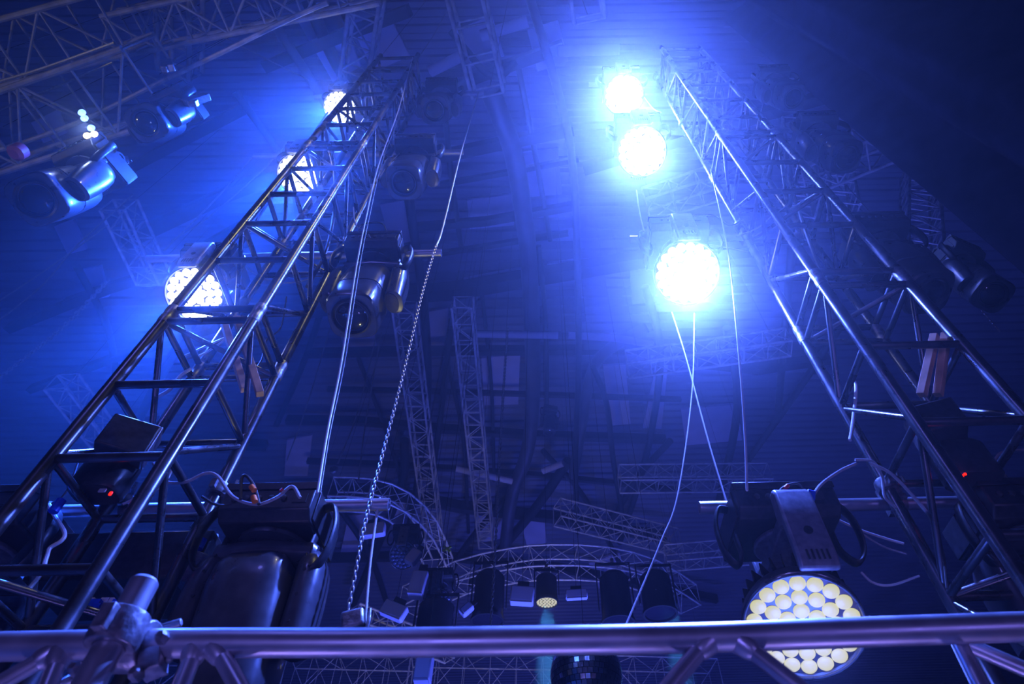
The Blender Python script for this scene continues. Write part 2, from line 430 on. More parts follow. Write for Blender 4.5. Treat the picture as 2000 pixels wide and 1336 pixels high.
def standoff(x0, x1, z, label, tower_x):
    p0, p1 = Vector((x0, YP, z)), Vector((x1, YP, z))
    t = thing('standoff_pipe', label, 'pipe', p0, 'scaffold pipes clamped across the towers')
    mb = MB(); mb.pipe(p0, p1, .0245, .0035, 24); mb.build('tube', M['alu'], t, p0)
    for tx in tower_x:
        mb = MB()
        clamp_mb(mb, (tx + .045, YP, z), 'x', .027)
        clamp_mb(mb, (tx, Y2, z + .035), 'z', .027)
        mb.lathe([(0, -.03), (.022, -.03), (.03, -.01), (.03, .012), (.018, .03), (0, .03)], 16,
                 Matrix.Translation((tx + .03, Y2 + .025, z + .02)) @ Matrix.Rotation(PI / 2, 4, 'X'))
        mb.box((tx + .06, Y2 + .0, z + .055), (.010, .045, .03), Matrix.Rotation(.5, 3, 'Z'))
        mb.build('swivel_clamp', M['clamp'], t, p0)
    return t
zL = []
def zat(px, py): return PY(px, py, YP).z
def xat(px, py): return PY(px, py, YP).x
pipesL = [(-40, 760, 985, 'lowest pipe across the scuffed tower, open end beside the hanging chain'), (300, 862, 494, 'second pipe up across the scuffed tower, above the middle of its bays'),
          (505, 905, 297, 'third pipe up across the scuffed tower'), (620, 945, 182, 'highest pipe across the scuffed tower, near the open ladder truss')]
for x0, x1, py, lb in pipesL:
    z = zat(x1, py); standoff(xat(x0, py), xat(x1, py), z, lb, (-XI, -XO)); zL.append(z)
pipesR = [(1366, 2120, 992, 'lowest pipe across the tower by the drape, open end over the dimmed wash'), (1230, 1755, 468, 'second pipe up across the tower by the drape'),
          (1184, 1640, 262, 'third pipe up across the tower by the drape, behind the glare'), (1150, 1560, 165, 'highest pipe across the tower by the drape')]
zR = []
for x0, x1, py, lb in pipesR:
    z = zat(x0, py); standoff(xat(x0, py), xat(x1, py), z, lb, (XI, XO)); zR.append(z)

# ------------------------------------------------------------------ fixtures
def fixture_base(t, w=.33, d=.30):
    mb = MB()
    # box with sloped connector front: prism along x
    prof = [(-d / 2 + .02, -.035), (d / 2, -.035), (d / 2, -.155), (d / 2 - .03, -.175), (-d / 2 + .01, -.175), (-d / 2 - .03, -.145), (-d / 2 - .03, -.06)]
    mb.prism([(-w / 2, a, b) for a, b in prof], (w, 0, 0))
    b = mb.build('base', M['black'], t, bevel=.006)
    mb = MB(); mb.prism([(-w / 2 - .004, a, b_) for a, b_ in ((-d / 2 - .035, -.03), (-d / 2 - .035, -.062), (-d / 2 + .02, -.04), (-d / 2 + .02, -.03))], (w + .008, 0, 0))
    for sx in (-1, 1): mb.box((sx * (w / 2 + .002), 0, -.10), (.008, d * .92, .12))
    mb.build('end_cover', M['black'], b, bevel=.002)
    for i in range(5):
        mb = MB(); mb.lathe([(0, 0), (.011, 0), (.011, .008), (.006, .010), (0, .010)], 12, Matrix.Translation((-.12 + i * .045, -d / 2 - .03, -.10)) @ Matrix.Rotation(PI / 2, 4, 'X'))
        mb.build('connector', M['rubber'], b)
    mb = MB(); mb.box((.12, -d / 2 - .031, -.10), (.05, .006, .04)); mb.build('display', M['rubber'], b)
    for sx in (-1, 1):
        pts = [Vector((sx * (w / 2), -.06, -.06)), Vector((sx * (w / 2 + .05), -.085, -.075)), Vector((sx * (w / 2 + .078), -.09, -.16)),
               Vector((sx * (w / 2 + .07), -.085, -.27)), Vector((sx * (w / 2 + .03), -.07, -.32)), Vector((sx * (w / 2 - .005), -.05, -.26)), Vector((sx * (w / 2 - .005), -.04, -.17))]
        mb = MB()
        P = smooth_path(pts, 5)
        for a, b_ in zip(P, P[1:]): pass
        rings = []
        for i, p in enumerate(P):
            d_ = (P[min(i + 1, len(P) - 1)] - P[max(i - 1, 0)]).normalized()
            n_ = Vector((0, 1, 0)).cross(d_).normalized()
            rings.append([p + Vector((0, 1, 0)) * (.024 * math.cos(a)) + n_ * (.009 * math.sin(a)) for a in [2 * PI * k / 12 for k in range(12)]])
        mb.ring_loft(rings); mb.build('carry_handle', M['black'], t)
        mb = MB(); clamp_mb(mb, (sx * .11, 0, 0), 'x', .026, .9)
        mb.tube([(sx * .11, 0, -.03), (sx * .11, 0, -.06)], .012, 10)
        mb.build('hook_clamp', M['black'], t)
    return b

def make_spot():
    t = thing('moving_spot_light', 'x', 'stage light', (0, 0, 0))
    fixture_base(t)
    # yoke: bridge + two rounded arms
    mb = MB()
    mb.lathe([(0, -.172), (.12, -.172), (.13, -.185), (.13, -.2), (0, -.2)], 28)
    mb.superloft([(-.185, 0, -.235, .055, .03), (-.17, 0, -.235, .075, .038), (0, 0, -.225, .085, .038), (.17, 0, -.235, .075, .038), (.185, 0, -.235, .055, .03)], 24, 3, axis='x')
    y_ = mb.build('yoke', M['shell'], t)
    for sx in (-1, 1):
        mb = MB()
        secs = []
        for i in range(13):
            u = i / 12; z = -.20 - .36 * u
            k = math.sin(min(1, u * 3.2 + .12) * PI / 2)
            rx = .052 * k; ry = (.078 + .014 * math.sin(u * PI)) * k
            secs.append((z, sx * (.166 + .020 * math.sin(min(1, u * 1.6) * PI / 2)), 0, rx, ry, 2.4))
        secs.append((-.566, sx * .178, 0, .040, .07, 2.4))
        mb.superloft(secs, 28)
        a = mb.build('yoke_arm', M['shell'], t)
        mb = MB(); mb.lathe([(0, 0), (.047, 0), (.047, .006), (0, .008)], 24, Matrix.Translation((sx * .178, 0, -.565)) @ Matrix.Diagonal((.82, 1.4, -1, 1)))
        mb.build('arm_end_cap', M['black'], a)
        for zz in (-.33, -.42, -.51):
                mb = MB(); mb.lathe([(0, 0), (.006, 0), (.006, .004), (0, .004)], 10, Matrix.Translation((sx * .172 + .008, -.088, zz)) @ Matrix.Rotation(PI / 2, 4, 'X'))
                mb.build('screw', M['black'], a)
    # head around the tilt axis
    h = bpy.data.objects.new('head', None); COL.objects.link(h); h.parent = t; h.location = (0, 0, -.46)
    mb = MB()
    secs = [(.215, 0, 0, .03, .03), (.212, 0, 0, .075, .07), (.195, 0, 0, .115, .105), (.16, 0, 0, .138, .128), (.09, 0, 0, .148, .142), (-.10, 0, 0, .148, .145), (-.105, 0, 0, .144, .141), (-.112, 0, 0, .148, .145),
            (-.24, 0, 0, .146, .142), (-.288, 0, 0, .146, .142), (-.30, 0, 0, .138, .134)]
    mb.superloft([(a, b, c_, d_ * .93, e_ * .97) for a, b, c_, d_, e_ in secs], 40, 3.7); mb.build('head_shell', M['shell'], h)
    mb = MB(); mb.lathe([(.104, -.298), (.108, -.312), (.098, -.318), (.092, -.306), (.088, -.298), (.086, -.28)], 36)
    mb.build('lens_bezel', M['black'], h)
    mb = MB(); mb.lathe([(.0, -.322), (.04, -.319), (.07, -.311), (.087, -.299), (.087, -.29), (0, -.288)], 36)
    mb.build('front_lens', M['glass'], h)
    return t

def hex_spots():
    out = [(0, 0)]
    for ring, (n, r) in enumerate(((6, .058), (12, .113), (18, .168))):
        for k in range(n):
            a = 2 * PI * k / n + (0, 0, 0)[ring]
            out.append((r * math.cos(a), r * math.sin(a)))
    return out
def make_wash(lens, name='led_wash_light'):
    t = thing(name, 'x', 'stage light', (0, 0, 0))
    fixture_base(t, .40, .34)
    mb = MB(); mb.lathe([(0, -.172), (.11, -.172), (.12, -.185), (.12, -.2), (0, -.2)], 28)
    mb.box((0, 0, -.215), (.13, .44, .05)); mb.build('yoke', M['plate'], t, bevel=.008)
    for sy in (-1, 1):
        mb = MB()
        prof = [(.20, -.10), (.235, -.10), (.262, -.20), (.262, -.40), (.245, -.47), (.225, -.47), (.225, -.40), (.21, -.22)]
        prof = [(.20, -.10), (.245, -.10), (.262, -.13), (.262, -.40), (.248, -.445), (.222, -.445), (.222, -.26), (.18, -.24)]
        mb.prism([(-.072, sy * a, b) for a, b in prof], (.144, 0, 0))
        arm = mb.build('yoke_arm', M['plate'], t, bevel=.01)
        mb = MB()
        for i in range(5): mb.box((-.036 + i * .018, sy * .2635, -.40), (.007, .004, .04))
        mb.build('arm_grille', M['black'], arm, smooth=False)
        mb = MB(); mb.lathe([(0, 0), (.017, 0), (.017, .003), (0, .004)], 18, Matrix.Translation((0, sy * .262, -.30)) @ Matrix.Rotation(PI / 2, 4, 'X'))
        mb.build('round_badge', M['black'], arm)
    h = bpy.data.objects.new('head', None); COL.objects.link(h); h.parent = t; h.location = (0, 0, -.45)
    mb = MB()
    mb.lathe([(0, .13), (.10, .13), (.13, .11), (.15, .06), (.195, .02), (.213, -.02), (.215, -.05), (.207, -.056), (.2, -.046), (0, -.046)], 40)
    sh = mb.build('head_shell', M['shell'], h)
    mb = MB()
    for k in range(28):
        a = 2 * PI * k / 28
        mb.box((math.cos(a) * .165, math.sin(a) * .165, .075), (.06, .006, .07), Matrix.Rotation(a, 3, 'Z'))
    mb.build('cooling_fins', M['black'], sh, smooth=False)
    mb = MB(); mb.tube([Vector((.208 * math.cos(a), .208 * math.sin(a), -.058)) for a in [2 * PI * k / 48 for k in range(48)]], .006, 8, closed=True)
    mb.build('front_rim', M['shell'], h)
    lm = MB(); lm.lathe([(0, -.062), (.015, -.0605), (.024, -.056), (.0282, -.050), (.0286, -.046), (0, -.046)], 24)
    first = None
    for x, yv in hex_spots():
        if first is None:
            first = lm.build('lens', lens, h); o = first
        else:
            o = first.copy(); COL.objects.link(o)
        o.location = (x, yv, 0)
    return t

def place(t, loc, label, pan=0, aim=(0, 0, -1), spin=0, scale=1., group=None):
    t.location = loc; t['label'] = label; t.rotation_euler = (0, 0, pan); t.scale = (scale,) * 3
    if group: t['group'] = group
    h = [c for c in children(t) if c.name.startswith('head')][0]
    a = Vector(aim).normalized(); a.rotate(Quaternion((0, 0, 1), -pan))
    q = Vector((0, 0, -1)).rotation_difference(a)
    h.rotation_mode = 'QUATERNION'; h.rotation_quaternion = q @ Quaternion((0, 0, 1), spin)
    return t

GS, GW = 'spot heads hung on the tower pipes', 'wash lights hung on the tower pipes'
spot = make_spot()
spots = [
    ((568, 985), zL[0], (.06, .10, -1), 'big black spot head on the lowest pipe, beside the open pipe end and chain'),
    ((745, 494), zL[1], (.0, -.15, -1), 'spot head facing down on the second pipe, in front of a pale hanging cable'),
    ((820, 297), zL[2], (.0, -.17, -1), 'spot head on the third pipe up, left of the taut wire'),
    ((868, 182), zL[3], (.0, -.2, -1), 'small-looking spot head on the highest pipe, under the open ladder truss'),
    ((1700, 468), zR[1], (.1, -.1, -1), 'shadowed spot head behind the bays of the tower by the drape, second pipe up'),
    ((1590, 262), zR[2], (.1, -.1, -1), 'dim spot head behind the tower by the drape, third pipe up'),
    ((1508, 165), zR[3], (.1, -.1, -1), 'faint spot head behind the tower by the drape, highest pipe'),
    ((1945, 985), zR[0], (.35, -.2, -1), 'black spot head in the dark behind the lowest bays of the tower by the drape'),
]
for i, ((px, py), z, aim, lb) in enumerate(spots):
    o = spot if i == 0 else copy_tree(spot)
    place(o, (xat(px, py), YP, z - .001), lb, 0, aim, 0, 1, GS)

LAMP_COL = (.075, .15, 1.0)
def lit(t, aim, energy, label):
    h = [c for c in children(t) if c.name.startswith('head')][0]
    left = t.location.x < 0
    p = Vector(t.location) + Vector((0, -.03, -.62 * t.scale[0]))
    if left:
        lamp('lamp_beam', 'SPOT', p, energy * 1.35, (.018, .10, 1), .05, p + Vector((-.36, .22, -1)), 95, 1)
        lamp('lamp_spill', 'SPOT', p, energy * .13, (.03, .11, 1), .05, p + Vector((-.1, .05, -1)), 165, 1)
    else:
        lamp('lamp_beam', 'SPOT', p, energy * 1.25, LAMP_COL, .05, p + Vector((-.42, -.42, -1)), 84, 1)
        lamp('lamp_spill', 'SPOT', p, energy * .42, LAMP_COL, .05, p + Vector((0, -.1, -1)), 170, 1)
hot = make_wash(M['lens_hot'])
washes = [
    ((448, 494), zL[1], (.12, -.45, -1), 3000, 'glowing wash light behind the scuffed tower, nearest of the three, lenses showing apart'),
    ((618, 297), zL[2], (.2, -.45, -1), 2400, 'glowing wash light behind the scuffed tower, middle of the three'),
    ((688, 182), zL[3], (.2, -.40, -1), 1500, 'glowing wash light at the head of the scuffed tower, topmost of the three'),
    ((1316, 468), zR[1], (-.05, -.42, -1), 950, 'blazing wash light on the second pipe, lowest of the three white discs'),
    ((1240, 262), zR[2], (-.05, -.38, -1), 620, 'blazing wash light on the third pipe, middle of the three white discs'),
    ((1210, 165), zR[3], (-.05, -.36, -1), 620, 'blazing wash light at the top, highest of the three white discs'),
]
for i, ((px, py), z, aim, e, lb) in enumerate(washes):
    o = hot if i == 0 else copy_tree(hot)
    place(o, (xat(px, py), YP, z - (.07 if px < 900 else .001)), lb, 0, aim, i * .2, .78 if px < 900 else (.93 if i == 3 else 1), GW)
for o in [o for o in COL.objects if o.name.startswith('led_wash_light')]:
    e = [w_[3] for w_ in washes if w_[4] == o['label']][0]; lit(o, None, e, None)
soft = make_wash(M['lens_soft'])
place(soft, (xat(1500, 985), YP, zR[0] - .001), 'dimmed wash light on the lowest pipe, its many round pale lenses behind the front tube', 0, (-.22, -.50, -1), .3, .9, GW)
h = [c for c in children(soft) if c.name.startswith('head')][0]
h.location = (-.03, 0, -.49)
l = bpy.data.lights.new('lamp_beam', 'POINT'); l.energy = 10; l.color = LAMP_COL; l.shadow_soft_size = .12
o = bpy.data.objects.new('lamp_beam', l); COL.objects.link(o); o.parent = h; o.location = (0, 0, -.22)
dark = make_wash(M['lens_off'])
place(dark, (xat(48, 985), YP, zL[0] - .001), 'unlit wash light on the lowest pipe at the outer side of the scuffed tower', 0, (-.5, -.3, -1), 0, 1, GW)

# ------------------------------------------------------------------ foreground truss and its coupler
bar_px = [(-60, 1264), (380, 1256), (760, 1255), (1300, 1247), (1640, 1236), (2080, 1221)]
YB = 1.07
BP = smooth_path([PY(x, yv, YB) for x, yv in bar_px], 6)
t = thing('foreground_truss', 'thick round truss tube crossing the whole bottom of the view with slanting braces under it', 'truss', BP[0])
mb = MB(); mb.tube(BP, .0245, 32); mb.build('chord', M['alu'], t, BP[0])
mb = MB(); lo = [p + Vector((0, .20, -.26)) for p in BP]; mb.tube(lo, .0245, 20); mb.build('chord', M['alu'], t, BP[0])
mb = MB(); lo2 = [p + Vector((0, -.03, -.33)) for p in BP]; mb.tube(lo2, .0245, 20); mb.build('chord', M['alu'], t, BP[0])
def on_bar(px):
    return min(BP, key=lambda p: abs((p - CAM).dot(R_) / (p - CAM).dot(F_) * FPX + CX - px))
for (x0, y0), (x1, y1), r, yy in [((105, 1275), (-60, 1370), .0145, 0), ((118, 1280), (70, 1400), .0145, 0), ((382, 1268), (330, 1400), .0145, 0), ((425, 1268), (500, 1400), .0145, 0),
                          ((1378, 1256), (1250, 1410), .0145, 0), ((1450, 1256), (1620, 1390), .0145, 0), ((1868, 1245), (1960, 1430), .0135, .03), ((1886, 1258), (2100, 1350), .0135, .06),
                          ((300, 1262), (60, 1360), .0075, .05)]:
    mb = MB(); a, b = PY(x0, y0, YB + yy), PY(x1, y1, YB + yy - .02)
    mb.tube([a, b], r, 18); mb.build('brace', M['alu'], t, BP[0])
    if r > .014:
        mb = MB(); q = (b - a).normalized(); mb.tube([a - q * .004, a + q * .018, a + q * .026], [.0235, .019, .0148], 18); mb.build('weld_collar', M['alu'], t, BP[0])
# coupler with vertical tube
cpt = PY(258, 1262, YB)
t = thing('tube_coupler', 'chunky clamp holding a short upright tube on the front tube', 'clamp', cpt)
vx = cpt + Vector((0, -.055, 0))
mb = MB(); up = Vector((0, 0, 1)); mb.tube([vx + up * -.42 , vx + up * .088, vx + up * .094], [.0245, .0245, .020], 28); mb.build('upright_tube', M['alu'], t, cpt)
mb = MB(); clamp_mb(mb, cpt, 'x', .029, 1.3); clamp_mb(mb, vx, 'z', .028, 1.2)
mb.box(cpt + Vector((0, -.028, 0)), (.05, .03, .05))
mb.box(cpt + Vector((-.045, -.01, .035)), (.03, .05, .03), Matrix.Rotation(.4, 3, 'Z'))
mb.box(cpt + Vector((.052, .0, -.03)), (.035, .04, .04), Matrix.Rotation(-.4, 3, 'Y'))
mb.build('coupler_body', M['clamp'], t, cpt, bevel=.003)
for dx, dz in ((-.055, -.05), (.05, -.06), (.065, .0)):
    mb = MB(); mb.lathe([(0, -.012), (.011, -.012), (.011, .006), (.006, .012), (0, .012)], 6, Matrix.Translation(cpt + Vector((dx, -.03, dz))) @ Matrix.Rotation(PI / 2, 4, 'X'))
    mb.build('bolt_nut', M['clamp'], t, cpt)

# ------------------------------------------------------------------ black drape at the right
edge = PY(1800, 340, 3.0)
mb = MB(); nu = 150; rows = [0, 4, 8, 12, H - .1]
for j, zz in enumerate(rows):
    for i in range(nu):
        u = i / (nu - 1); yv = edge.y - u * 9.0
        xx = edge.x - .25 * math.exp(-u * 14) + .34 * math.sin(u * 34 + .6 * math.sin(u * 13)) * (1 - .25 * zz / H) + .09 * math.sin(u * 113 + zz * .12) + u * .9
        mb.v.append(Vector((xx, yv, zz + .02)))
for j in range(len(rows) - 1):
    for i in range(nu - 1):
        a = j * nu + i; mb.f.append((a, a + 1, a + nu + 1, a + nu))
d = single('drape', 'tall dark blue-black drape hanging in deep folds beside the bright-edged tower', 'drape', mb, M['drape'], origin=(edge.x, edge.y, 0), angle=80)
so = d.modifiers.new('cloth_thickness', 'SOLIDIFY'); so.thickness = .01

# ------------------------------------------------------------------ background trusses
def hang(t, pts, part='hanging_wire', r=.0035):
    for p in pts:
        mb = MB(); mb.tube([Vector(p), Vector((p[0], p[1], H + .02))], r, 6)
        w_ = mb.build(part, M['rubber'], None, t.location); w_.location = (0, 0, 0); w_.parent = t
        w_.matrix_parent_inverse = Matrix.Identity(4)
        if t.scale[0] != 1 or t.rotation_euler.z: w_.matrix_basis = t.matrix_basis.inverted() @ Matrix.Translation(t.location)
def box_truss(pts, wd, hg, label, bay=None, cr=.027, br=.013, material='dimalu', rungs_only=False, group=None, tri=False):
    P = [Vector(p) for p in pts]
    base = P[0]
    t = thing('box_truss', label, 'truss', base, group)
    L = len(P); fr = []
    for i, p in enumerate(P):
        d_ = (P[min(i + 1, L - 1)] - P[max(i - 1, 0)]).normalized()
        up = Vector((0, 0, 1)) if abs(d_.z) < .9 else Vector((0, 1, 0))
        s_ = d_.cross(up).normalized(); u_ = s_.cross(d_).normalized(); fr.append((s_, u_))
    def corner(i, k):
        s_, u_ = fr[i]; sx, sz = ((-1, -1), (1, -1), (1, 1), (-1, 1))[k]
        if tri and k == 3: return None
        if tri and k == 2: return P[i] + u_ * hg / 2
        return P[i] + s_ * wd / 2 * sx + u_ * hg / 2 * sz
    ks = (0, 1, 2) if tri else (0, 1, 2, 3)
    for k in ks:
        mb = MB(); mb.tube([corner(i, k) for i in range(L)], cr, 10); mb.build('chord', M[material], t, base)
    mb = MB()
    faces = ((0, 1), (1, 2), (2, 0)) if tri else ((0, 1), (1, 2), (2, 3), (3, 0))
    bay = bay or wd
    for seg in range(L - 1):
        a_, b_ = P[seg], P[seg + 1]; nb = max(1, round((b_ - a_).length / bay))
        for q in range(nb):
            u0, u1 = q / nb, (q + 1) / nb
            for fi, (k1, k2) in enumerate(faces):
                A0 = corner(seg, k1).lerp(corner(seg + 1, k1), u0); B0 = corner(seg, k2).lerp(corner(seg + 1, k2), u0)
                A1 = corner(seg, k1).lerp(corner(seg + 1, k1), u1); B1 = corner(seg, k2).lerp(corner(seg + 1, k2), u1)
                mb.tube([A0, B0], br, 6)
                if not rungs_only: mb.tube([A0, B1] if q % 2 else [B0, A1], br, 6)
    for k1, k2 in faces: mb.tube([corner(L - 1, k1), corner(L - 1, k2)], br, 6)
    if rungs_only:
        nb = max(1, round((P[1] - P[0]).length / bay))
        for q in range(nb + 1):
            mr = MB()
            for k1, k2 in faces: mr.tube([corner(0, k1).lerp(corner(1, k1), q / nb), corner(0, k2).lerp(corner(1, k2), q / nb)], br, 6)
            mr.build('rung_frame', M[material], t, base)
        hang(t, [P[0] + Vector((0, 0, hg / 2)), P[-1] + Vector((0, 0, hg / 2))]) if P[0].z < H - 1 else None
        return t
    mb.build('lacing', M[material], t, base)
    if P[0].z < H - 1: hang(t, [P[0].lerp(P[1], .08) + Vector((0, 0, hg / 2)), P[-1].lerp(P[-2], .08) + Vector((0, 0, hg / 2))])
    return t
def zt(pp, Z): return [PZ(x, yv, Z) for x, yv in pp]
box_truss(zt([(903, 590), (950, 1060)], 11), .42, .42, 'long pale lattice truss running away under the roof, centre of the hall', .45)
box_truss(zt([(790, 600), (850, 1060)], 11), .44, .44, 'long pale lattice truss partly behind the heavy chain', .45)
box_truss(zt([(905, -30), (955, 178)], 8.5), .42, .42, 'open ladder truss overhead with wide rungs and a tangle of tubes at its end', .5, .025, .014, rungs_only=True)
box_truss(zt([(722, -30), (690, 190)], 9), .36, .36, 'lattice truss crossing behind the head of the scuffed tower', .40)
box_truss(zt([(1140, -30), (1150, 36)], 9), .40, .40, 'stub of lattice truss at the top edge, left of the topmost white disc', .4, rungs_only=True)
box_truss(zt([(1225, 712), (1540, 668)], 10), .42, .42, 'lattice truss below the lowest blazing white disc', .5)
box_truss(zt([(1262, 400), (1420, 350)], 10), .45, .45, 'hazy lattice truss behind the middle white disc', .5)
box_truss(zt([(1210, 935), (1500, 932)], 11), .55, .55, 'pale lattice truss behind the open pipe end over the dimmed wash', .55)
box_truss(zt([(1088, 1000), (1320, 1058)], 10.5), .50, .60, 'lattice truss sloping down just left of the thin pale wire', .5)
box_truss(zt([(120, 745), (215, 870)], 9), .42, .42, 'pale lattice truss outside the scuffed tower, beyond its lower bays', .42)
box_truss(zt([(232, 400), (300, 545)], 10), .42, .42, 'dim lattice truss hanging beyond the nearest glowing lamp', .42)
box_truss(zt([(-60, 275), (315, 150)], 6.0), .62, .55, 'big yellowish lighting truss carrying two spot heads', .55, .028, .012)
box_truss(zt([(235, 65), (735, -40)], 6.6), .35, .30, 'yellowish truss along the top edge over the blue haze', .4, .026, .012)
box_truss([PZ(350, -40, 7.2), PZ(352, 140, 7.2) ], .32, .32, 'short dark truss dropping towards the end of the big yellowish truss', .35)
box_truss(zt([(-60, 120), (240, 40)], 6.4), .5, .4, 'dark truss in the black upper corner above the yellowish truss', .5)
box_truss(zt([(1560, 345), (1745, 268)], 9), .50, .50, 'lattice truss beside the drape edge, top bays yellowish', .55)
box_truss([PY(1570, 400, 4.2), PY(1545, 250, 4.2)], .40, .40, 'faint upright lattice truss between the drape and the tower head', .4)
box_truss([PY(1645, 420, 4.6), PY(1628, 290, 4.6)], .42, .42, 'faint upright truss of square bays close to the drape edge', .42, rungs_only=True)
box_truss([PY(1800, 560, 5), PY(1795, 330, 5)], .5, .5, 'near-black upright truss in the shadow below the drape', .5)
box_truss(zt([(1300, 1090), (1480, 1075)], 9.5), .5, .5, 'dark lattice truss left of the dimmed wash, low in the view', .5)
# circular trusses
def arc_px(pts, Z, n=5): return smooth_path(zt(pts, Z), n)
box_truss(arc_px([(800, 1175), (900, 1128), (1000, 1105), (1075, 1098), (1180, 1102), (1270, 1125), (1345, 1170)], 7.5, 2), .55, .50, 'curved circular truss bending over the lit round lamp', .7, .022, .009)
box_truss(arc_px([(650, 965), (720, 968), (780, 990), (830, 1040), (862, 1110)], 7.5, 2), .45, .45, 'curved truss arching right of the open pipe end', .6, .022, .009)
box_truss(zt([(880, 1275), (690, 1200)], 6.8), .35, .35, 'tangled low truss just above the front tube, chain side', .4)
for i, (x0, x1, yv, Z, lb) in enumerate([(150, 520, 1318, 6.0, 'yellowish low truss under the front tube near the coupler'), (560, 800, 1325, 6.4, 'yellowish low truss under the front tube below the big spot head'),
                                (800, 1110, 1322, 6.6, 'yellowish low truss under the front tube, left of the mirror ball'), (1180, 1400, 1328, 6.6, 'dim low truss under the front tube, right of the mirror ball')]):
    box_truss(zt([(x0, yv), (x1, yv + 6)], Z), .8, .8, lb, .62, .018, .008)

# ------------------------------------------------------------------ distant fixtures
def place_at(src, px, py, D, label, aim, pan=0, scale=1, group='fixtures hung on the distant trusses', lensmat=None, wire=True):
    o = copy_tree(src); place(o, PD(px, py, D), label, pan, aim, 0, scale, group); hang(o, [o.location]) if wire else None; return o
place_at(spot, 205, 320, 5.2, 'big spot head under the yellowish truss, short pipe stub at its right', (.22, -.3, -1), -.35, wire=False)
place_at(spot, 362, 205, 6.7, 'blue-veiled spot head at the end of the big yellowish truss', (.2, -.3, -1), -.35, wire=False)
place_at(dark, 798, 1035, 10.5, 'unlit wash light with a lattice of lenses under the curved truss by the chain', (0, -.8, -.8))
place_at(dark, 862, 1120, 9.8, 'unlit wash light low between the chains, purple-tinged housing', (0, -.8, -.8))
place_at(dark, 1068, 1115, 0, '', (0, -1, 0)) if False else None
place_at(spot, 1072, 800, 15, 'small dark fixture hanging alone in mid-hall with a red indicator', (0, 0, -1), .3)
place_at(spot, 1850, 500, 6.5, 'nearly black spot head below the drape edge beside a thin chain', (-.25, -.3, -1), .4, wire=False)

# lit round lamp
def par_can(px, py, D, r, ln, label, lensmat, name='barrel_lamp', group=None):
    c = PD(px, py, D)
    t = thing(name, label, 'stage light', c, group)
    mb = MB(); mb.lathe([(0, ln), (r * .7, ln), (r * .95, ln * .9), (r * .98, .05), (r * 1.06, .04), (r * 1.06, 0), (r * .94, 0), (r * .94, .03), (0, .03)], 28, Matrix.Translation(c))
    mb.build('housing', M['black'], t, c)
    mb = MB()
    if lensmat is M['lens_soft']:
        k = 0
        for rr, n in ((0, 1), (.3, 6), (.56, 12), (.82, 18)):
            for q in range(n):
                a = 2 * PI * q / n
                mb.lathe([(0, -.004), (r * .10, .0), (r * .12, .012), (0, .012)], 10, Matrix.Translation(c + Vector((rr * r * math.cos(a), rr * r * math.sin(a), .01))))
    else: mb.lathe([(0, -.01), (r * .6, .0), (r * .9, .015), (r * .9, .03), (0, .03)], 24, Matrix.Translation(c))
    mb.build('lens', lensmat, t, c)
    mb = MB()
    for sx in (-1, 1): mb.box(c + Vector((sx * r * 1.12, 0, ln * .75)), (.015, .06, ln * 1.0))
    mb.box(c + Vector((0, 0, ln * 1.25)), (r * 2.3, .06, .015)); mb.build('bracket', M['rubber'], t, c, smooth=False)
    mb = MB(); clamp_mb(mb, c + Vector((0, 0, ln * 1.25 + .05)), 'x', .03); mb.build('hook_clamp', M['clamp'], t, c)
    hang(t, [c + Vector((0, 0, ln * 1.25 + .05))])
    return c
G2 = 'barrel lamps under the curved truss'
c = par_can(1068, 1178, 10.2, .17, .45, 'lit round lamp with yellowish-white face throwing a cyan beam', M['lens_soft'], 'barrel_lamp', G2)
lamp('cyan_beam', 'SPOT', c + Vector((0, 0, -.03)), 90000, (.08, .42, 1), .14, c + Vector((0, -.02, -3)), 9, .3)
par_can(952, 1215, 9.6, .23, .75, 'big black barrel lamp left of the lit round lamp, by the thin chain', M['glass'], 'barrel_lamp', G2)
par_can(1208, 1218, 9.6, .23, .75, 'big black barrel lamp right of the lit round lamp, by the thin pale wire', M['glass'], 'barrel_lamp', G2)
par_can(1290, 1200, 9.4, .23, .6, 'faint black barrel lamp between the thin pale wire and the dimmed wash', M['glass'], 'barrel_lamp', G2)
par_can(845, 1250, 9.0, .25, .5, 'black barrel lamp just above the front tube, middle of the tangle', M['glass'], 'barrel_lamp', G2)
lamp('cyan_beam', 'SPOT', PD(1300, 1150, 10), 40000, (.08, .42, 1), .12, PD(1300, 1150, 10) + Vector((0, -.02, -3)), 9, .3)
def strip_light(px, py, D, L, r, rot, label):
    c = PD(px, py, D); t = thing('floodlight', label, 'lamp', c, 'small flood lamps on the distant trusses')
    R3 = Matrix.Rotation(rot, 3, 'Y')
    mb = MB(); mb.box(c, (L, r, r * 1.5), R3); mb.build('housing', M['panel'], t, c, bevel=.02)
    mb = MB(); mb.box(c + R3 @ Vector((0, -r * .1, -r * .78)), (L * .9, r * .8, .015), R3); mb.build('front_glass', M['panel'], t, c, smooth=False)
    mb = MB(); mb.box(c + R3 @ Vector((0, 0, r * 1.0)), (L * .5, .03, r * .8), R3); mb.build('bracket', M['black'], t, c, smooth=False)
    hang(t, [c + Vector((0, 0, r))])
strip_light(1020, 1164, 9.6, .34, .16, .08, 'pale flood lamp left of the lit round lamp')
strip_light(1126, 1161, 9.6, .32, .09, -.04, 'slim pale flood lamp right of the lit round lamp')
strip_light(818, 1143, 9.2, .22, .22, .1, 'square pale flood lamp between the chain and the thin chain')
strip_light(808, 1088, 9.6, .16, .14, .5, 'small tilted pale lamp under the first unlit lattice-lens wash')
strip_light(728, 1036, 9.0, .34, .12, -.15, 'slim pale lamp below the open pipe end behind the chain')
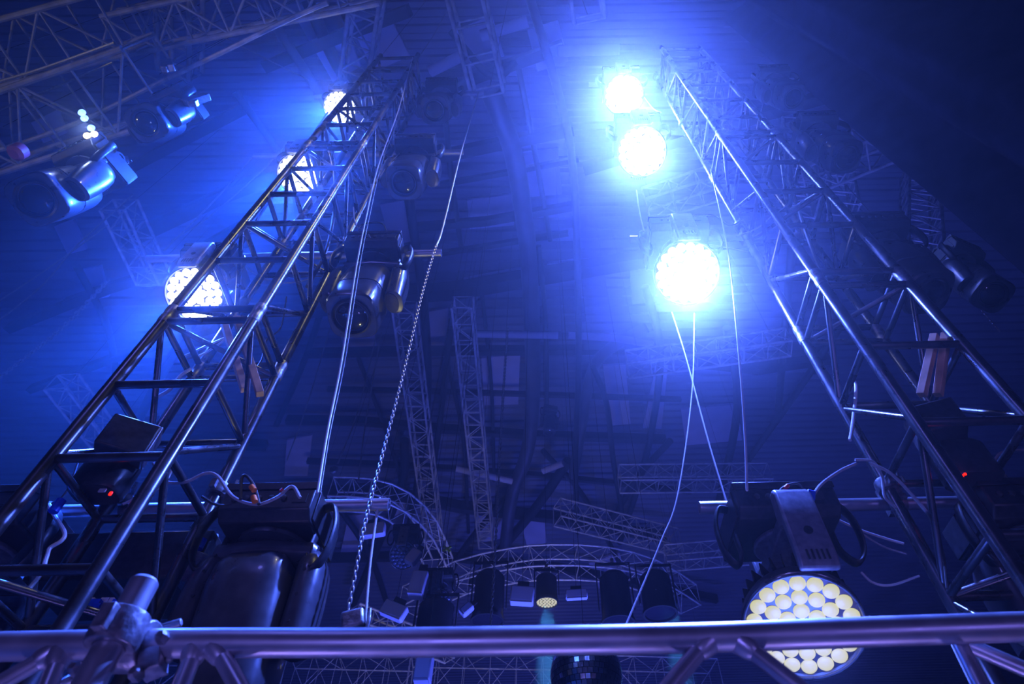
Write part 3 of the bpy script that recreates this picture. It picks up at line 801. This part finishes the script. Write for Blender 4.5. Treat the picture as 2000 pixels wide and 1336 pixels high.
strip_light(770, 1193, 8.6, .32, .12, .4, 'dull slanted lamp right of the chain hook, above the front tube')
strip_light(912, 1190, 9.4, .12, .12, .8, 'small bright lamp corner left of the big barrel lamp')
strip_light(828, 1306, 7.0, .16, .18, 0, 'tall pale lamp under the front tube')

# mirror ball
c = PD(1145, 1318, 7.0)
t = thing('mirror_ball', 'half-hidden mirror ball under the front tube', 'mirror ball', c)
mb = MB(); ns, R = 22, .36
for i in range(1, ns):
    th = PI * i / ns; n = max(6, int(2 * ns * math.sin(th)))
    for k in range(n):
        ph = 2 * PI * k / n
        nrm = Vector((math.sin(th) * math.cos(ph), math.sin(th) * math.sin(ph), math.cos(th)))
        s_, u_, _ = frame_of(nrm); sz = R * PI / ns * .44
        o_ = len(mb.v)
        for a, b in ((-1, -1), (1, -1), (1, 1), (-1, 1)): mb.v.append(c + nrm * R + s_ * a * sz + u_ * b * sz)
        for a, b in ((-1, -1), (1, -1), (1, 1), (-1, 1)): mb.v.append(c + nrm * (R - .01) + s_ * a * sz + u_ * b * sz)
        mb.f += [tuple(o_ + q for q in f) for f in ((0, 1, 2, 3), (0, 1, 5, 4), (1, 2, 6, 5), (2, 3, 7, 6), (3, 0, 4, 7))]
mb.build('mirror_tiles', M['mirror'], t, c, smooth=False)
mb = MB(); mb.lathe([(R * .97 * math.sin(PI * i / 16), R * .97 * math.cos(PI * i / 16)) for i in range(17)], 32, Matrix.Translation(c)); mb.build('core', M['black'], t, c)
mb = MB(); mb.tube([c + Vector((0, 0, R * .95)), c + Vector((0, 0, R + .1))], .03, 12); mb.build('hanging_cap', M['clamp'], t, c); hang(t, [c + Vector((0, 0, R + .08))])

c = PD(873, 1072, 9.8); mb = MB(); mb.box(c, (.14, .02, .03), Matrix.Rotation(.7, 3, 'Y')); mb.box(c, (.14, .021, .03), Matrix.Rotation(-.6, 3, 'Y'))
single('tape_cross', 'yellow-green tape cross above the left end of the curved truss', 'tape', mb, M['green'], origin=c)

# ------------------------------------------------------------------ cables, wires, chains
def cable(pts, r, material, label, Y=None, Z=None, name='cable', cat='cable', group=None, pts3=None):
    P = pts3 or [(PY(x, yv, Y) if Z is None else PZ(x, yv, Z)) for x, yv in pts]
    mb = MB(); P = smooth_path(P, 7); mb.tube(P, r, 8)
    return single(name, label, cat, mb, M[material], origin=P[0], group=group)
def chain_obj(pts, lw, wire, label, Y=None, Z=None):
    P = smooth_path([(PY(x, yv, Y) if Z is None else PZ(x, yv, Z)) for x, yv in pts], 30)
    ds = [0]
    for a, b in zip(P, P[1:]): ds.append(ds[-1] + (b - a).length)
    step = lw * 2.1; n = int(ds[-1] / step); mb = MB(); j = 0
    for k in range(n):
        s = (k + .5) * step
        while j < len(ds) - 2 and ds[j + 1] < s: j += 1
        u = (s - ds[j]) / max(1e-9, ds[j + 1] - ds[j]); p = P[j].lerp(P[j + 1], u); d_ = (P[j + 1] - P[j]).normalized()
        a_, b_, _ = frame_of(d_)
        sd = (a_ if k % 2 else b_)
        rng = [2 * PI * q / 12 for q in range(12)]
        mb.tube([p + sd * (lw * .55 * math.cos(q)) + d_ * (lw * 1.38 * math.copysign(abs(math.sin(q)) ** .8, math.sin(q))) for q in rng], wire, 6, closed=True)
    return single('chain', label, 'chain', mb, M['chain'], origin=P[0])
cable([(806, 112), (778, 215), (740, 320), (716, 420), (696, 520), (668, 700), (640, 840), (620, 962)], .0042, 'white', 'pale cable hanging in front of the second spot head', Y=1.50)
cable([(808, 116), (784, 215), (748, 310), (720, 430), (702, 520), (674, 700), (645, 840), (625, 962)], .0028, 'rubber', 'thin dark cable beside the pale cable crossing the second spot head', Y=1.51)
chain_obj([(852, 480), (828, 560), (790, 720), (752, 870), (716, 1010), (680, 1192)], .0095, .0032, 'heavy steel chain hanging from the taut wire to the hook above the front tube', Y=1.95)
cable([(935, 180), (900, 300), (866, 440), (852, 480)], .006, 'rope', 'taut wire rising from the heavy chain to the open ladder truss', Y=1.95, name='wire_rope', cat='wire')
cable([(893, -20), (855, 55), (818, 112)], .006, 'rope', 'wire slanting from the top edge down beside the open ladder truss', Y=2.3, name='wire_rope', cat='wire')
cable([(742, 972), (735, 1010), (722, 1110), (712, 1236)], .0045, 'white', 'pale cable hanging straight beside the heavy chain', Y=1.98)
chain_obj([(992, 640), (984, 760), (976, 900), (968, 1060), (958, 1228)], .022, .008, 'thin long chain hanging in mid-hall down to the front tube', Y=7)
cable([(1388, 330), (1408, 420), (1426, 520), (1444, 700), (1455, 850), (1459, 958)], .0048, 'white', 'pale cable dropping past the lowest white disc to the dimmed wash', Y=1.75)
cable([(1312, 610), (1340, 700), (1380, 850), (1418, 978)], .0045, 'white', 'straight pale cable from the lowest white disc to the pipe end', Y=2.1)
cable([(1356, 612), (1352, 760), (1325, 960), (1290, 1060), (1222, 1222)], .0034, 'white', 'thin pale wire curving from the lowest white disc down to the front tube', Y=2.1)
cable([(1243, 372), (1250, 420), (1262, 466)], .005, 'white', 'short cable between the middle and lowest white discs', Y=2.0)
cable([(1258, 190), (1276, 212), (1292, 220)], .006, 'white', 'short cable at the topmost white disc', Y=2.0)
chain_obj([(212, 548), (110, 650), (-20, 752)], .03, .010, 'chain slanting across the dark blue beyond the scuffed tower', Z=6)
cable([(-20, 640), (80, 560), (150, 480), (260, 380)], .010, 'rope', 'dim wire above the slanting chain, outer side of the scuffed tower', Z=7, name='wire_rope', cat='wire')
cable([(-20, 600), (100, 520), (210, 440)], .010, 'rope', 'second dim wire above the slanting chain', Z=7.5, name='wire_rope', cat='wire')
cable([(320, 490), (420, 390), (500, 300)], .010, 'rope', 'faint wire in the blue haze between the two lower glowing lamps', Z=7, name='wire_rope', cat='wire')
cable([(335, 470), (400, 430), (500, 345), (560, 280)], .010, 'rope', 'faint wire in the blue haze near the middle glowing lamp', Z=7.4, name='wire_rope', cat='wire')
cable([(-20, 165), (80, 135), (224, 84)], .016, 'rope', 'yellowish rod high in the black upper corner', Z=6.2, name='tie_rod', cat='rod')
cable([(-20, 222), (120, 165), (220, 122)], .010, 'rope', 'thin wire just above the big yellowish truss', Z=5.9, name='wire_rope', cat='wire')
cable([(330, 152), (430, 104), (560, 40), (640, 5)], .022, 'dimalu', 'long yellowish tube running from the big yellowish truss to the top edge', Z=6.2, name='tie_rod', cat='rod')
cable([(-20, 300), (150, 240), (330, 152)], .022, 'dimalu', 'long yellowish tube along the underside of the big yellowish truss', Z=6.2, name='tie_rod', cat='rod')
cable([(370, 40), (470, 90), (610, 160)], .006, 'rope', 'fine wire crossing the blue haze towards the topmost glowing lamp', Z=7, name='wire_rope', cat='wire')
cable([(645, 640), (600, 790), (560, 900)], .012, 'rope', 'faint wire behind the pale cable below the second spot head', Y=8, name='wire_rope', cat='wire')
cable([(735, 655), (700, 800), (660, 905)], .014, 'rope', 'faint wire ending at the oval pulley', Y=8, name='wire_rope', cat='wire')
cable([(745, 650), (715, 820), (700, 940)], .014, 'rope', 'faint wire just right of the oval pulley', Y=8, name='wire_rope', cat='wire')
mb = MB(); c = PY(652, 918, 8); mb.lathe([(0, -.03), (.06, -.03), (.075, -.01), (.075, .01), (.06, .03), (0, .03)], 24, Matrix.Translation(c) @ Matrix.Rotation(PI / 2, 4, 'X')); single('pulley', 'small oval pulley above the cables of the big spot head', 'pulley', mb, M['clamp'], origin=c)
cable([(1610, 170), (1840, 470), (1990, 640)], .008, 'rope', 'fine wire slanting beside the drape edge, upper', Y=4, name='wire_rope', cat='wire') if False else None
cable([(1655, 365), (1735, 450), (1800, 482)], .006, 'rope', 'fine wire slanting down right of the tower by the drape', Y=3.6, name='wire_rope', cat='wire')
cable([(1790, 580), (1900, 700), (2020, 860)], .006, 'rope', 'fine wire running beside the outer chord of the tower by the drape', Y=2.6, name='wire_rope', cat='wire')
chain_obj([(1885, 570), (1955, 650)], .014, .005, 'short thin chain hanging under the nearly black spot head', Y=4)
cable([(1500, 175), (1490, 205), (1484, 225)], .006, 'white', 'curl of cable at the tower head by the drape', Y=2.2)

# cables around the lowest left clamp and the big spot head
cable([(300, 905), (318, 938), (360, 942), (400, 925), (425, 930), (455, 970), (500, 985), (540, 972), (570, 950), (586, 972)], .0058, 'cable', 'grey cable looping from the lowest clamp over the big spot head base', Y=1.70)
cable([(470, 975), (472, 935), (482, 930), (497, 952), (506, 985)], .0058, 'rubber', 'black cable loop with orange tape plugged in the big spot head base', Y=1.68)
mb = MB(); mb.tube([PY(491, 950, 1.665), PY(497, 958, 1.665)], .0095, 12); mb.tube([PY(495, 970, 1.665), PY(498, 980, 1.665)], .0095, 12)
single('orange_tape', 'orange tape bands on the black cable loop', 'tape', mb, M['orange'], origin=PY(495, 958, 1.665))
mb = MB(); mb.tube([PY(548, 960, 1.70), PY(553, 956, 1.70)], .0075, 12); single('red_tape', 'small red tape band on the grey cable over the big spot head', 'tape', mb, M['redtape'], origin=PY(550, 958, 1.70))
cable([(395, 970), (420, 985), (450, 985), (470, 960)], .0055, 'rubber', 'black cable sagging between the lowest clamp and the big spot head', Y=1.8)
cable([(440, 905), (430, 950), (400, 1000), (372, 1030)], .0050, 'rubber', 'black cable dropping past the lowest clamp', Y=2.02)
cable([(95, 985), (108, 1010), (126, 1040), (120, 1056), (98, 1070), (92, 1085), (80, 1120), (56, 1152), (62, 1162)], .0068, 'white', 'thick pale cable curling down outside the scuffed tower near its foot', Y=1.80)
cable([(240, 985), (262, 975), (300, 960), (330, 930), (345, 880), (330, 868)], .0045, 'cable', 'grey cable looping inside the lower bays of the scuffed tower', Y=1.82)
cable([(160, 880), (130, 960), (90, 990)], .004, 'rubber', 'thin black cable inside the lower bay of the scuffed tower', Y=1.85)
cable([(300, 800), (302, 780), (330, 762), (352, 735), (372, 720)], .0085, 'white', 'thick pale cable bent inside the middle bays of the scuffed tower', Y=1.85)
cable([(352, 705), (400, 690), (440, 660), (350, 700)], .005, 'cable', 'cable coil inside the scuffed tower under the nearest glowing lamp', Y=1.85)
cable([(470, 505), (490, 530), (525, 548), (570, 552), (612, 540), (650, 512)], .0042, 'cable', 'grey cable sagging under the second pipe at the scuffed tower', Y=2.0)
cable([(560, 580), (548, 640), (520, 665), (512, 700), (500, 720)], .0042, 'rubber', 'dark cable hanging inside the scuffed tower beside the wooden battens', Y=1.85)
cable([(690, 405), (695, 440), (715, 452), (724, 465)], .0042, 'cable', 'cable running to the base of the second spot head', Y=1.80)
cable([(700, 465), (705, 440), (745, 436), (760, 465)], .0042, 'rubber', 'small black cable loop over the base of the second spot head', Y=1.80)
cable([(780, 300), (760, 320), (742, 345)], .004, 'cable', 'short pale cable left of the third spot head', Y=1.9)
cable([(650, 290), (655, 380), (640, 480), (600, 560)], .012, 'rubber', 'bundle of black cables running up the inner chord of the scuffed tower', Y=1.86)
cable([(470, 480), (560, 340), (640, 220)], .010, 'rubber', 'bundle of black cables running up inside the scuffed tower towards its head', Y=1.85)
# right side cables
cable([(1585, 972), (1605, 945), (1640, 920), (1672, 905)], .0060, 'cable', 'pale cable from the blue plug of the dimmed wash up to the lowest clamp', Y=1.78)
mb = MB(); mb.box(PY(1583, 970, 1.76), (.028, .03, .04), Matrix.Rotation(.4, 3, 'Y')); single('blue_plug', 'blue power plug on the base of the dimmed wash', 'plug', mb, M['blue'], origin=PY(1583, 970, 1.76), bevel=.004)
cable([(1520, 978), (1526, 955), (1552, 944), (1568, 955), (1566, 975)], .0048, 'rubber', 'two-tone cable loop on top of the dimmed wash base', Y=1.77)
mb = MB(); mb.tube([PY(1533, 954, 1.765), PY(1539, 948, 1.765)], .0075, 12); single('red_tape', 'red tape band on the cable loop of the dimmed wash', 'tape', mb, M['redtape'], origin=PY(1536, 951, 1.765))
cable([(1625, 1010), (1680, 1035), (1730, 1052), (1765, 1062)], .0048, 'white', 'pale cable running from the dimmed wash to the tower, upper', Y=1.93)
cable([(1660, 1000), (1670, 1030), (1720, 1065), (1770, 1082)], .0034, 'cable', 'thin grey cable sagging between the dimmed wash and the tower', Y=1.93)
cable([(1682, 1118), (1705, 1138), (1740, 1143), (1795, 1125)], .0042, 'white', 'pale cable sagging behind the dimmed wash head to the tower, lowest', Y=1.93)
cable([(1670, 898), (1705, 902), (1722, 930), (1728, 970), (1750, 992)], .0055, 'cable', 'grey cable looping over the lowest clamp of the tower by the drape', Y=1.80)
cable([(1700, 905), (1740, 925), (1780, 965), (1810, 1000)], .0060, 'cable', 'grey cable crossing the lower bay of the tower by the drape', Y=1.78)
cable([(1745, 900), (1760, 940), (1815, 1010), (1840, 1075), (1850, 1150)], .005, 'rubber', 'black cable running down inside the lower bays of the tower by the drape', Y=1.85)
cable([(1438, 462), (1480, 445), (1510, 420), (1540, 400)], .0045, 'white', 'bright cable looping from the second clamp of the tower by the drape', Y=1.8)
cable([(1350, 432), (1372, 420), (1400, 423), (1425, 440), (1450, 430)], .0042, 'rubber', 'dark cable arch above the base of the lowest white disc', Y=1.8)
cable([(1385, 478), (1420, 484), (1460, 492)], .0042, 'white', 'bright cable right of the lowest white disc base', Y=1.95)
cable([(1660, 740), (1672, 755), (1665, 830), (1660, 860)], .007, 'white', 'pale curved cable end inside the middle bay of the tower by the drape', Y=1.85)
cable([(1940, 900), (1960, 882), (2010, 878)], .005, 'cable', 'grey cable arc at the outer side of the tower by the drape', Y=1.9)
cable([(1540, 350), (1600, 520), (1700, 700), (1800, 850)], .012, 'rubber', 'bundle of black cables inside the tower by the drape', Y=1.86)
cable([(1425, 385), (1440, 420), (1450, 450)], .008, 'white', 'bright knot of cables on the inner chord above the second clamp', Y=1.93)

# ------------------------------------------------------------------ things fixed inside the towers
def driver_box(c, label, rot, size=(.17, .10, .15), led=None, ledname='indicator'):
    t = thing('power_supply', label, 'power supply', c, 'small boxes strapped inside the towers')
    R3 = Matrix.Rotation(rot, 3, 'Z')
    mb = MB(); mb.box(c, size, R3); mb.build('case', M['black'], t, c, bevel=.008)
    mb = MB(); mb.box(c + R3 @ Vector((size[0] / 2 + .002, 0, 0)), (.008, size[1] * .96, size[2] * .96), R3); g = mb.build('end_plate', M['clamp'], t, c, bevel=.003)
    mb = MB()
    for i in range(5): mb.box(c + R3 @ Vector((size[0] / 2 + .006, 0, -size[2] * .36 + i * size[2] * .18)), (.006, size[1] * .7, size[2] * .07), R3)
    mb.build('vent_slots', M['rubber'], g, smooth=False)
    if led:
        mb = MB(); mb.lathe([(0, 0), (.008, 0), (.008, .005), (0, .008)], 12, Matrix.Translation(led) @ Matrix.Rotation(PI / 2, 4, 'X')); mb.build(ledname, M['red_led'], t, c)
driver_box(PY(250, 862, 1.72), 'black finned box inside the scuffed tower above its red indicator', .5)
driver_box(PY(1828, 828, 1.72), 'black finned box with pale slotted end inside the tower by the drape', PI - .35, (.17, .12, .13))
c = PY(212, 925, 1.80)
t = thing('distribution_box', 'dark round-topped box with one red indicator inside the scuffed tower', 'power box', c)
mb = MB(); mb.superloft([(c.z - .10, c.x, c.y, .085, .06), (c.z - .09, c.x, c.y, .092, .065), (c.z + .04, c.x, c.y, .092, .065), (c.z + .085, c.x, c.y, .075, .05), (c.z + .10, c.x, c.y, .04, .03)], 28, 3.4); mb.build('case', M['black'], t, c)
q = PY(216, 964, 1.725); mb = MB(); mb.box(q, (.011, .006, .016)); mb.build('indicator', M['red_led'], t, c, bevel=.003)
q = PY(200, 958, 1.727); mb = MB(); mb.box(q, (.024, .005, .014)); mb.build('white_label', M['cable'], t, c, smooth=False)
c = PY(1880, 905, 1.80)
t = thing('distribution_box', 'dark box with a cluster of red indicators inside the tower by the drape', 'power box', c)
mb = MB(); mb.superloft([(c.z - .09, c.x, c.y, .09, .06), (c.z - .08, c.x, c.y, .1, .065), (c.z + .06, c.x, c.y, .1, .065), (c.z + .09, c.x, c.y, .08, .05)], 28, 3.4); mb.build('case', M['black'], t, c)
for dx, dy in ((0, 0), (-8, -3), (7, 1), (12, -2), (3, 5)):
    q = PY(1873 + dx, 928 + dy, 1.728); mb = MB(); mb.box(q, (.007, .005, .007)); mb.build('indicator', M['red_led'], t, c)
# big amplifier case low behind the left tower
c = PY(270, 1125, 2.15)
t = thing('dimmer_rack', 'large dark case behind the foot of the scuffed tower with blue connectors below', 'power box', c)
mb = MB(); mb.box(c, (.62, .30, .20)); cs = mb.build('case', M['black'], t, c, bevel=.01)
mb = MB()
for x in (176, 205, 222, 235): mb.box(PY(x, 1174, 1.985), (.028, .012, .02))
mb.build('white_socket_plate', M['label'], cs, c, smooth=False)
for x in (182, 226):
    q = PY(x, 1186, 1.97); mb = MB(); mb.tube([q + Vector((-.028, 0, 0)), q + Vector((.028, 0, 0))], .013, 14); mb.box(q + Vector((0, 0, .015)), (.035, .02, .02)); mb.build('blue_connector', M['blue'], t, c)
c = PY(385, 1120, 2.02)
t = thing('junction_box', 'small beige box with blue plug between the scuffed tower foot and the big spot head', 'power box', c)
mb = MB(); mb.box(c, (.08, .09, .12), Matrix.Rotation(.35, 3, 'Y')); mb.build('case', M['clamp'], t, c, bevel=.006)
mb = MB(); q = PY(388, 1072, 1.98); mb.tube([q, q + Vector((0, 0, .04))], .014, 14); mb.build('blue_plug', M['blue'], t, c)
mb = MB(); fr = [PY(x, yv, 2.10) for x, yv in ((215, 1050), (425, 1045), (432, 1190))]; mb.tube(fr, .005, 8); mb.build('wire_guard', M['clamp'], t, c)
mb = MB(); c = PY(103, 1000, 1.76); mb.tube([c, c + Vector((.0, 0, .05))], .016, 14); single('blue_plug', 'blue plug on the unlit wash light outside the scuffed tower', 'plug', mb, M['blue'], origin=c)
# battens
def batten(p0, p1, label):
    a, b = Vector(p0), Vector(p1)
    mb = MB(); mb.beam(a, b, .034, .030); return single('wooden_batten', label, 'wooden batten', mb, M['wood'], origin=a, group='pairs of battens wedged in the towers', bevel=.002)
batten(PY(462, 622, 1.66), PY(508, 770, 1.74), 'reddish wooden batten wedged in the scuffed tower, inner of the pair')
batten(PY(436, 625, 1.72), PY(478, 762, 1.82), 'reddish wooden batten wedged in the scuffed tower, outer thinner-looking one of the pair')
batten(PY(1826, 655, 1.60), PY(1800, 772, 1.72), 'pale wooden batten leaning in the tower by the drape, closer to the inner chord')
batten(PY(1848, 652, 1.60), PY(1832, 772, 1.72), 'pale wooden batten leaning in the tower by the drape, closer to the outer chord')

# chain hook block above the front tube
c = PY(690, 1212, 1.95)
t = thing('chain_hoist_hook', 'pale metal hook block at the lower end of the heavy chain', 'hook', c)
mb = MB(); mb.box(c + Vector((0, 0, 0)), (.075, .05, .06), Matrix.Rotation(-.25, 3, 'Y')); mb.build('block', M['clamp'], t, c, bevel=.01)
mb = MB(); mb.tube(smooth_path([c + Vector((.045, 0, .04)), c + Vector((.05, 0, -.02)), c + Vector((.02, 0, -.07)), c + Vector((-.03, 0, -.06))], 6), .007, 10); mb.build('hook', M['clamp'], t, c)

# little lamps and parts on the big yellowish truss
for x, yv, m_, lb in ((160, 220, 'blue_led', 'small blue lamp in the clutter of the big yellowish truss, upper'), (170, 265, 'warm_led', 'small warm-white lamp just above the first spot head of the yellowish truss'), (184, 262, 'warm_led', 'small warm lamp at the edge of the cluster above the first spot head'),
                  (178, 250, 'blue_led', 'small blue lamp in the cluster above the first spot head'), (165, 231, 'blue_led', 'small blue lamp below the upper one on the yellowish truss')):
    c = PD(x, yv, 5.0); mb = MB(); mb.lathe([(0, -.02), (.016, -.016), (.02, 0), (.016, .016), (0, .02)], 12, Matrix.Translation(c)); single('indicator_lamp', lb, 'lamp', mb, M[m_], origin=c, group='small lamps on the yellowish truss')
c = PD(165, 250, 4.9); lamp('indicator_glow', 'POINT', c, 2.5, (.35, .5, 1), .03)
c = PD(36, 296, 5.4); mb = MB(); mb.superloft([(c.z - .05, c.x, c.y, .03, .03), (c.z - .03, c.x, c.y, .05, .05), (c.z + .03, c.x, c.y, .05, .05), (c.z + .05, c.x, c.y, .03, .03)], 20, 2.2); single('red_lantern', 'faded red round lantern in the big yellowish truss', 'lantern', mb, M['pink'], origin=c)
c = PD(80, 390, 4.6)
for k, (x, yv, lb) in enumerate(((383, 195, 'pale bent bracket beside the blue-veiled spot head'), (327, 128, 'pale square bracket at the end of the big yellowish truss'))):
    c = PD(x, yv, 6.3); mb = MB(); mb.box(c, (.09, .06, .22), Matrix.Rotation(.5 - k, 3, 'Y')); mb.box(c + Vector((.03, 0, -.1)), (.05, .05, .06)); single('steel_bracket', lb, 'bracket', mb, M['clamp'], origin=c, bevel=.006)
p0, p1 = PD(205, 315, 5.2), PD(252, 313, 5.2); mb = MB(); mb.pipe(p0, p1, .028); single('pipe_stub', 'short pipe stub right of the first spot head under the yellowish truss', 'pipe', mb, M['alu'], origin=p0)
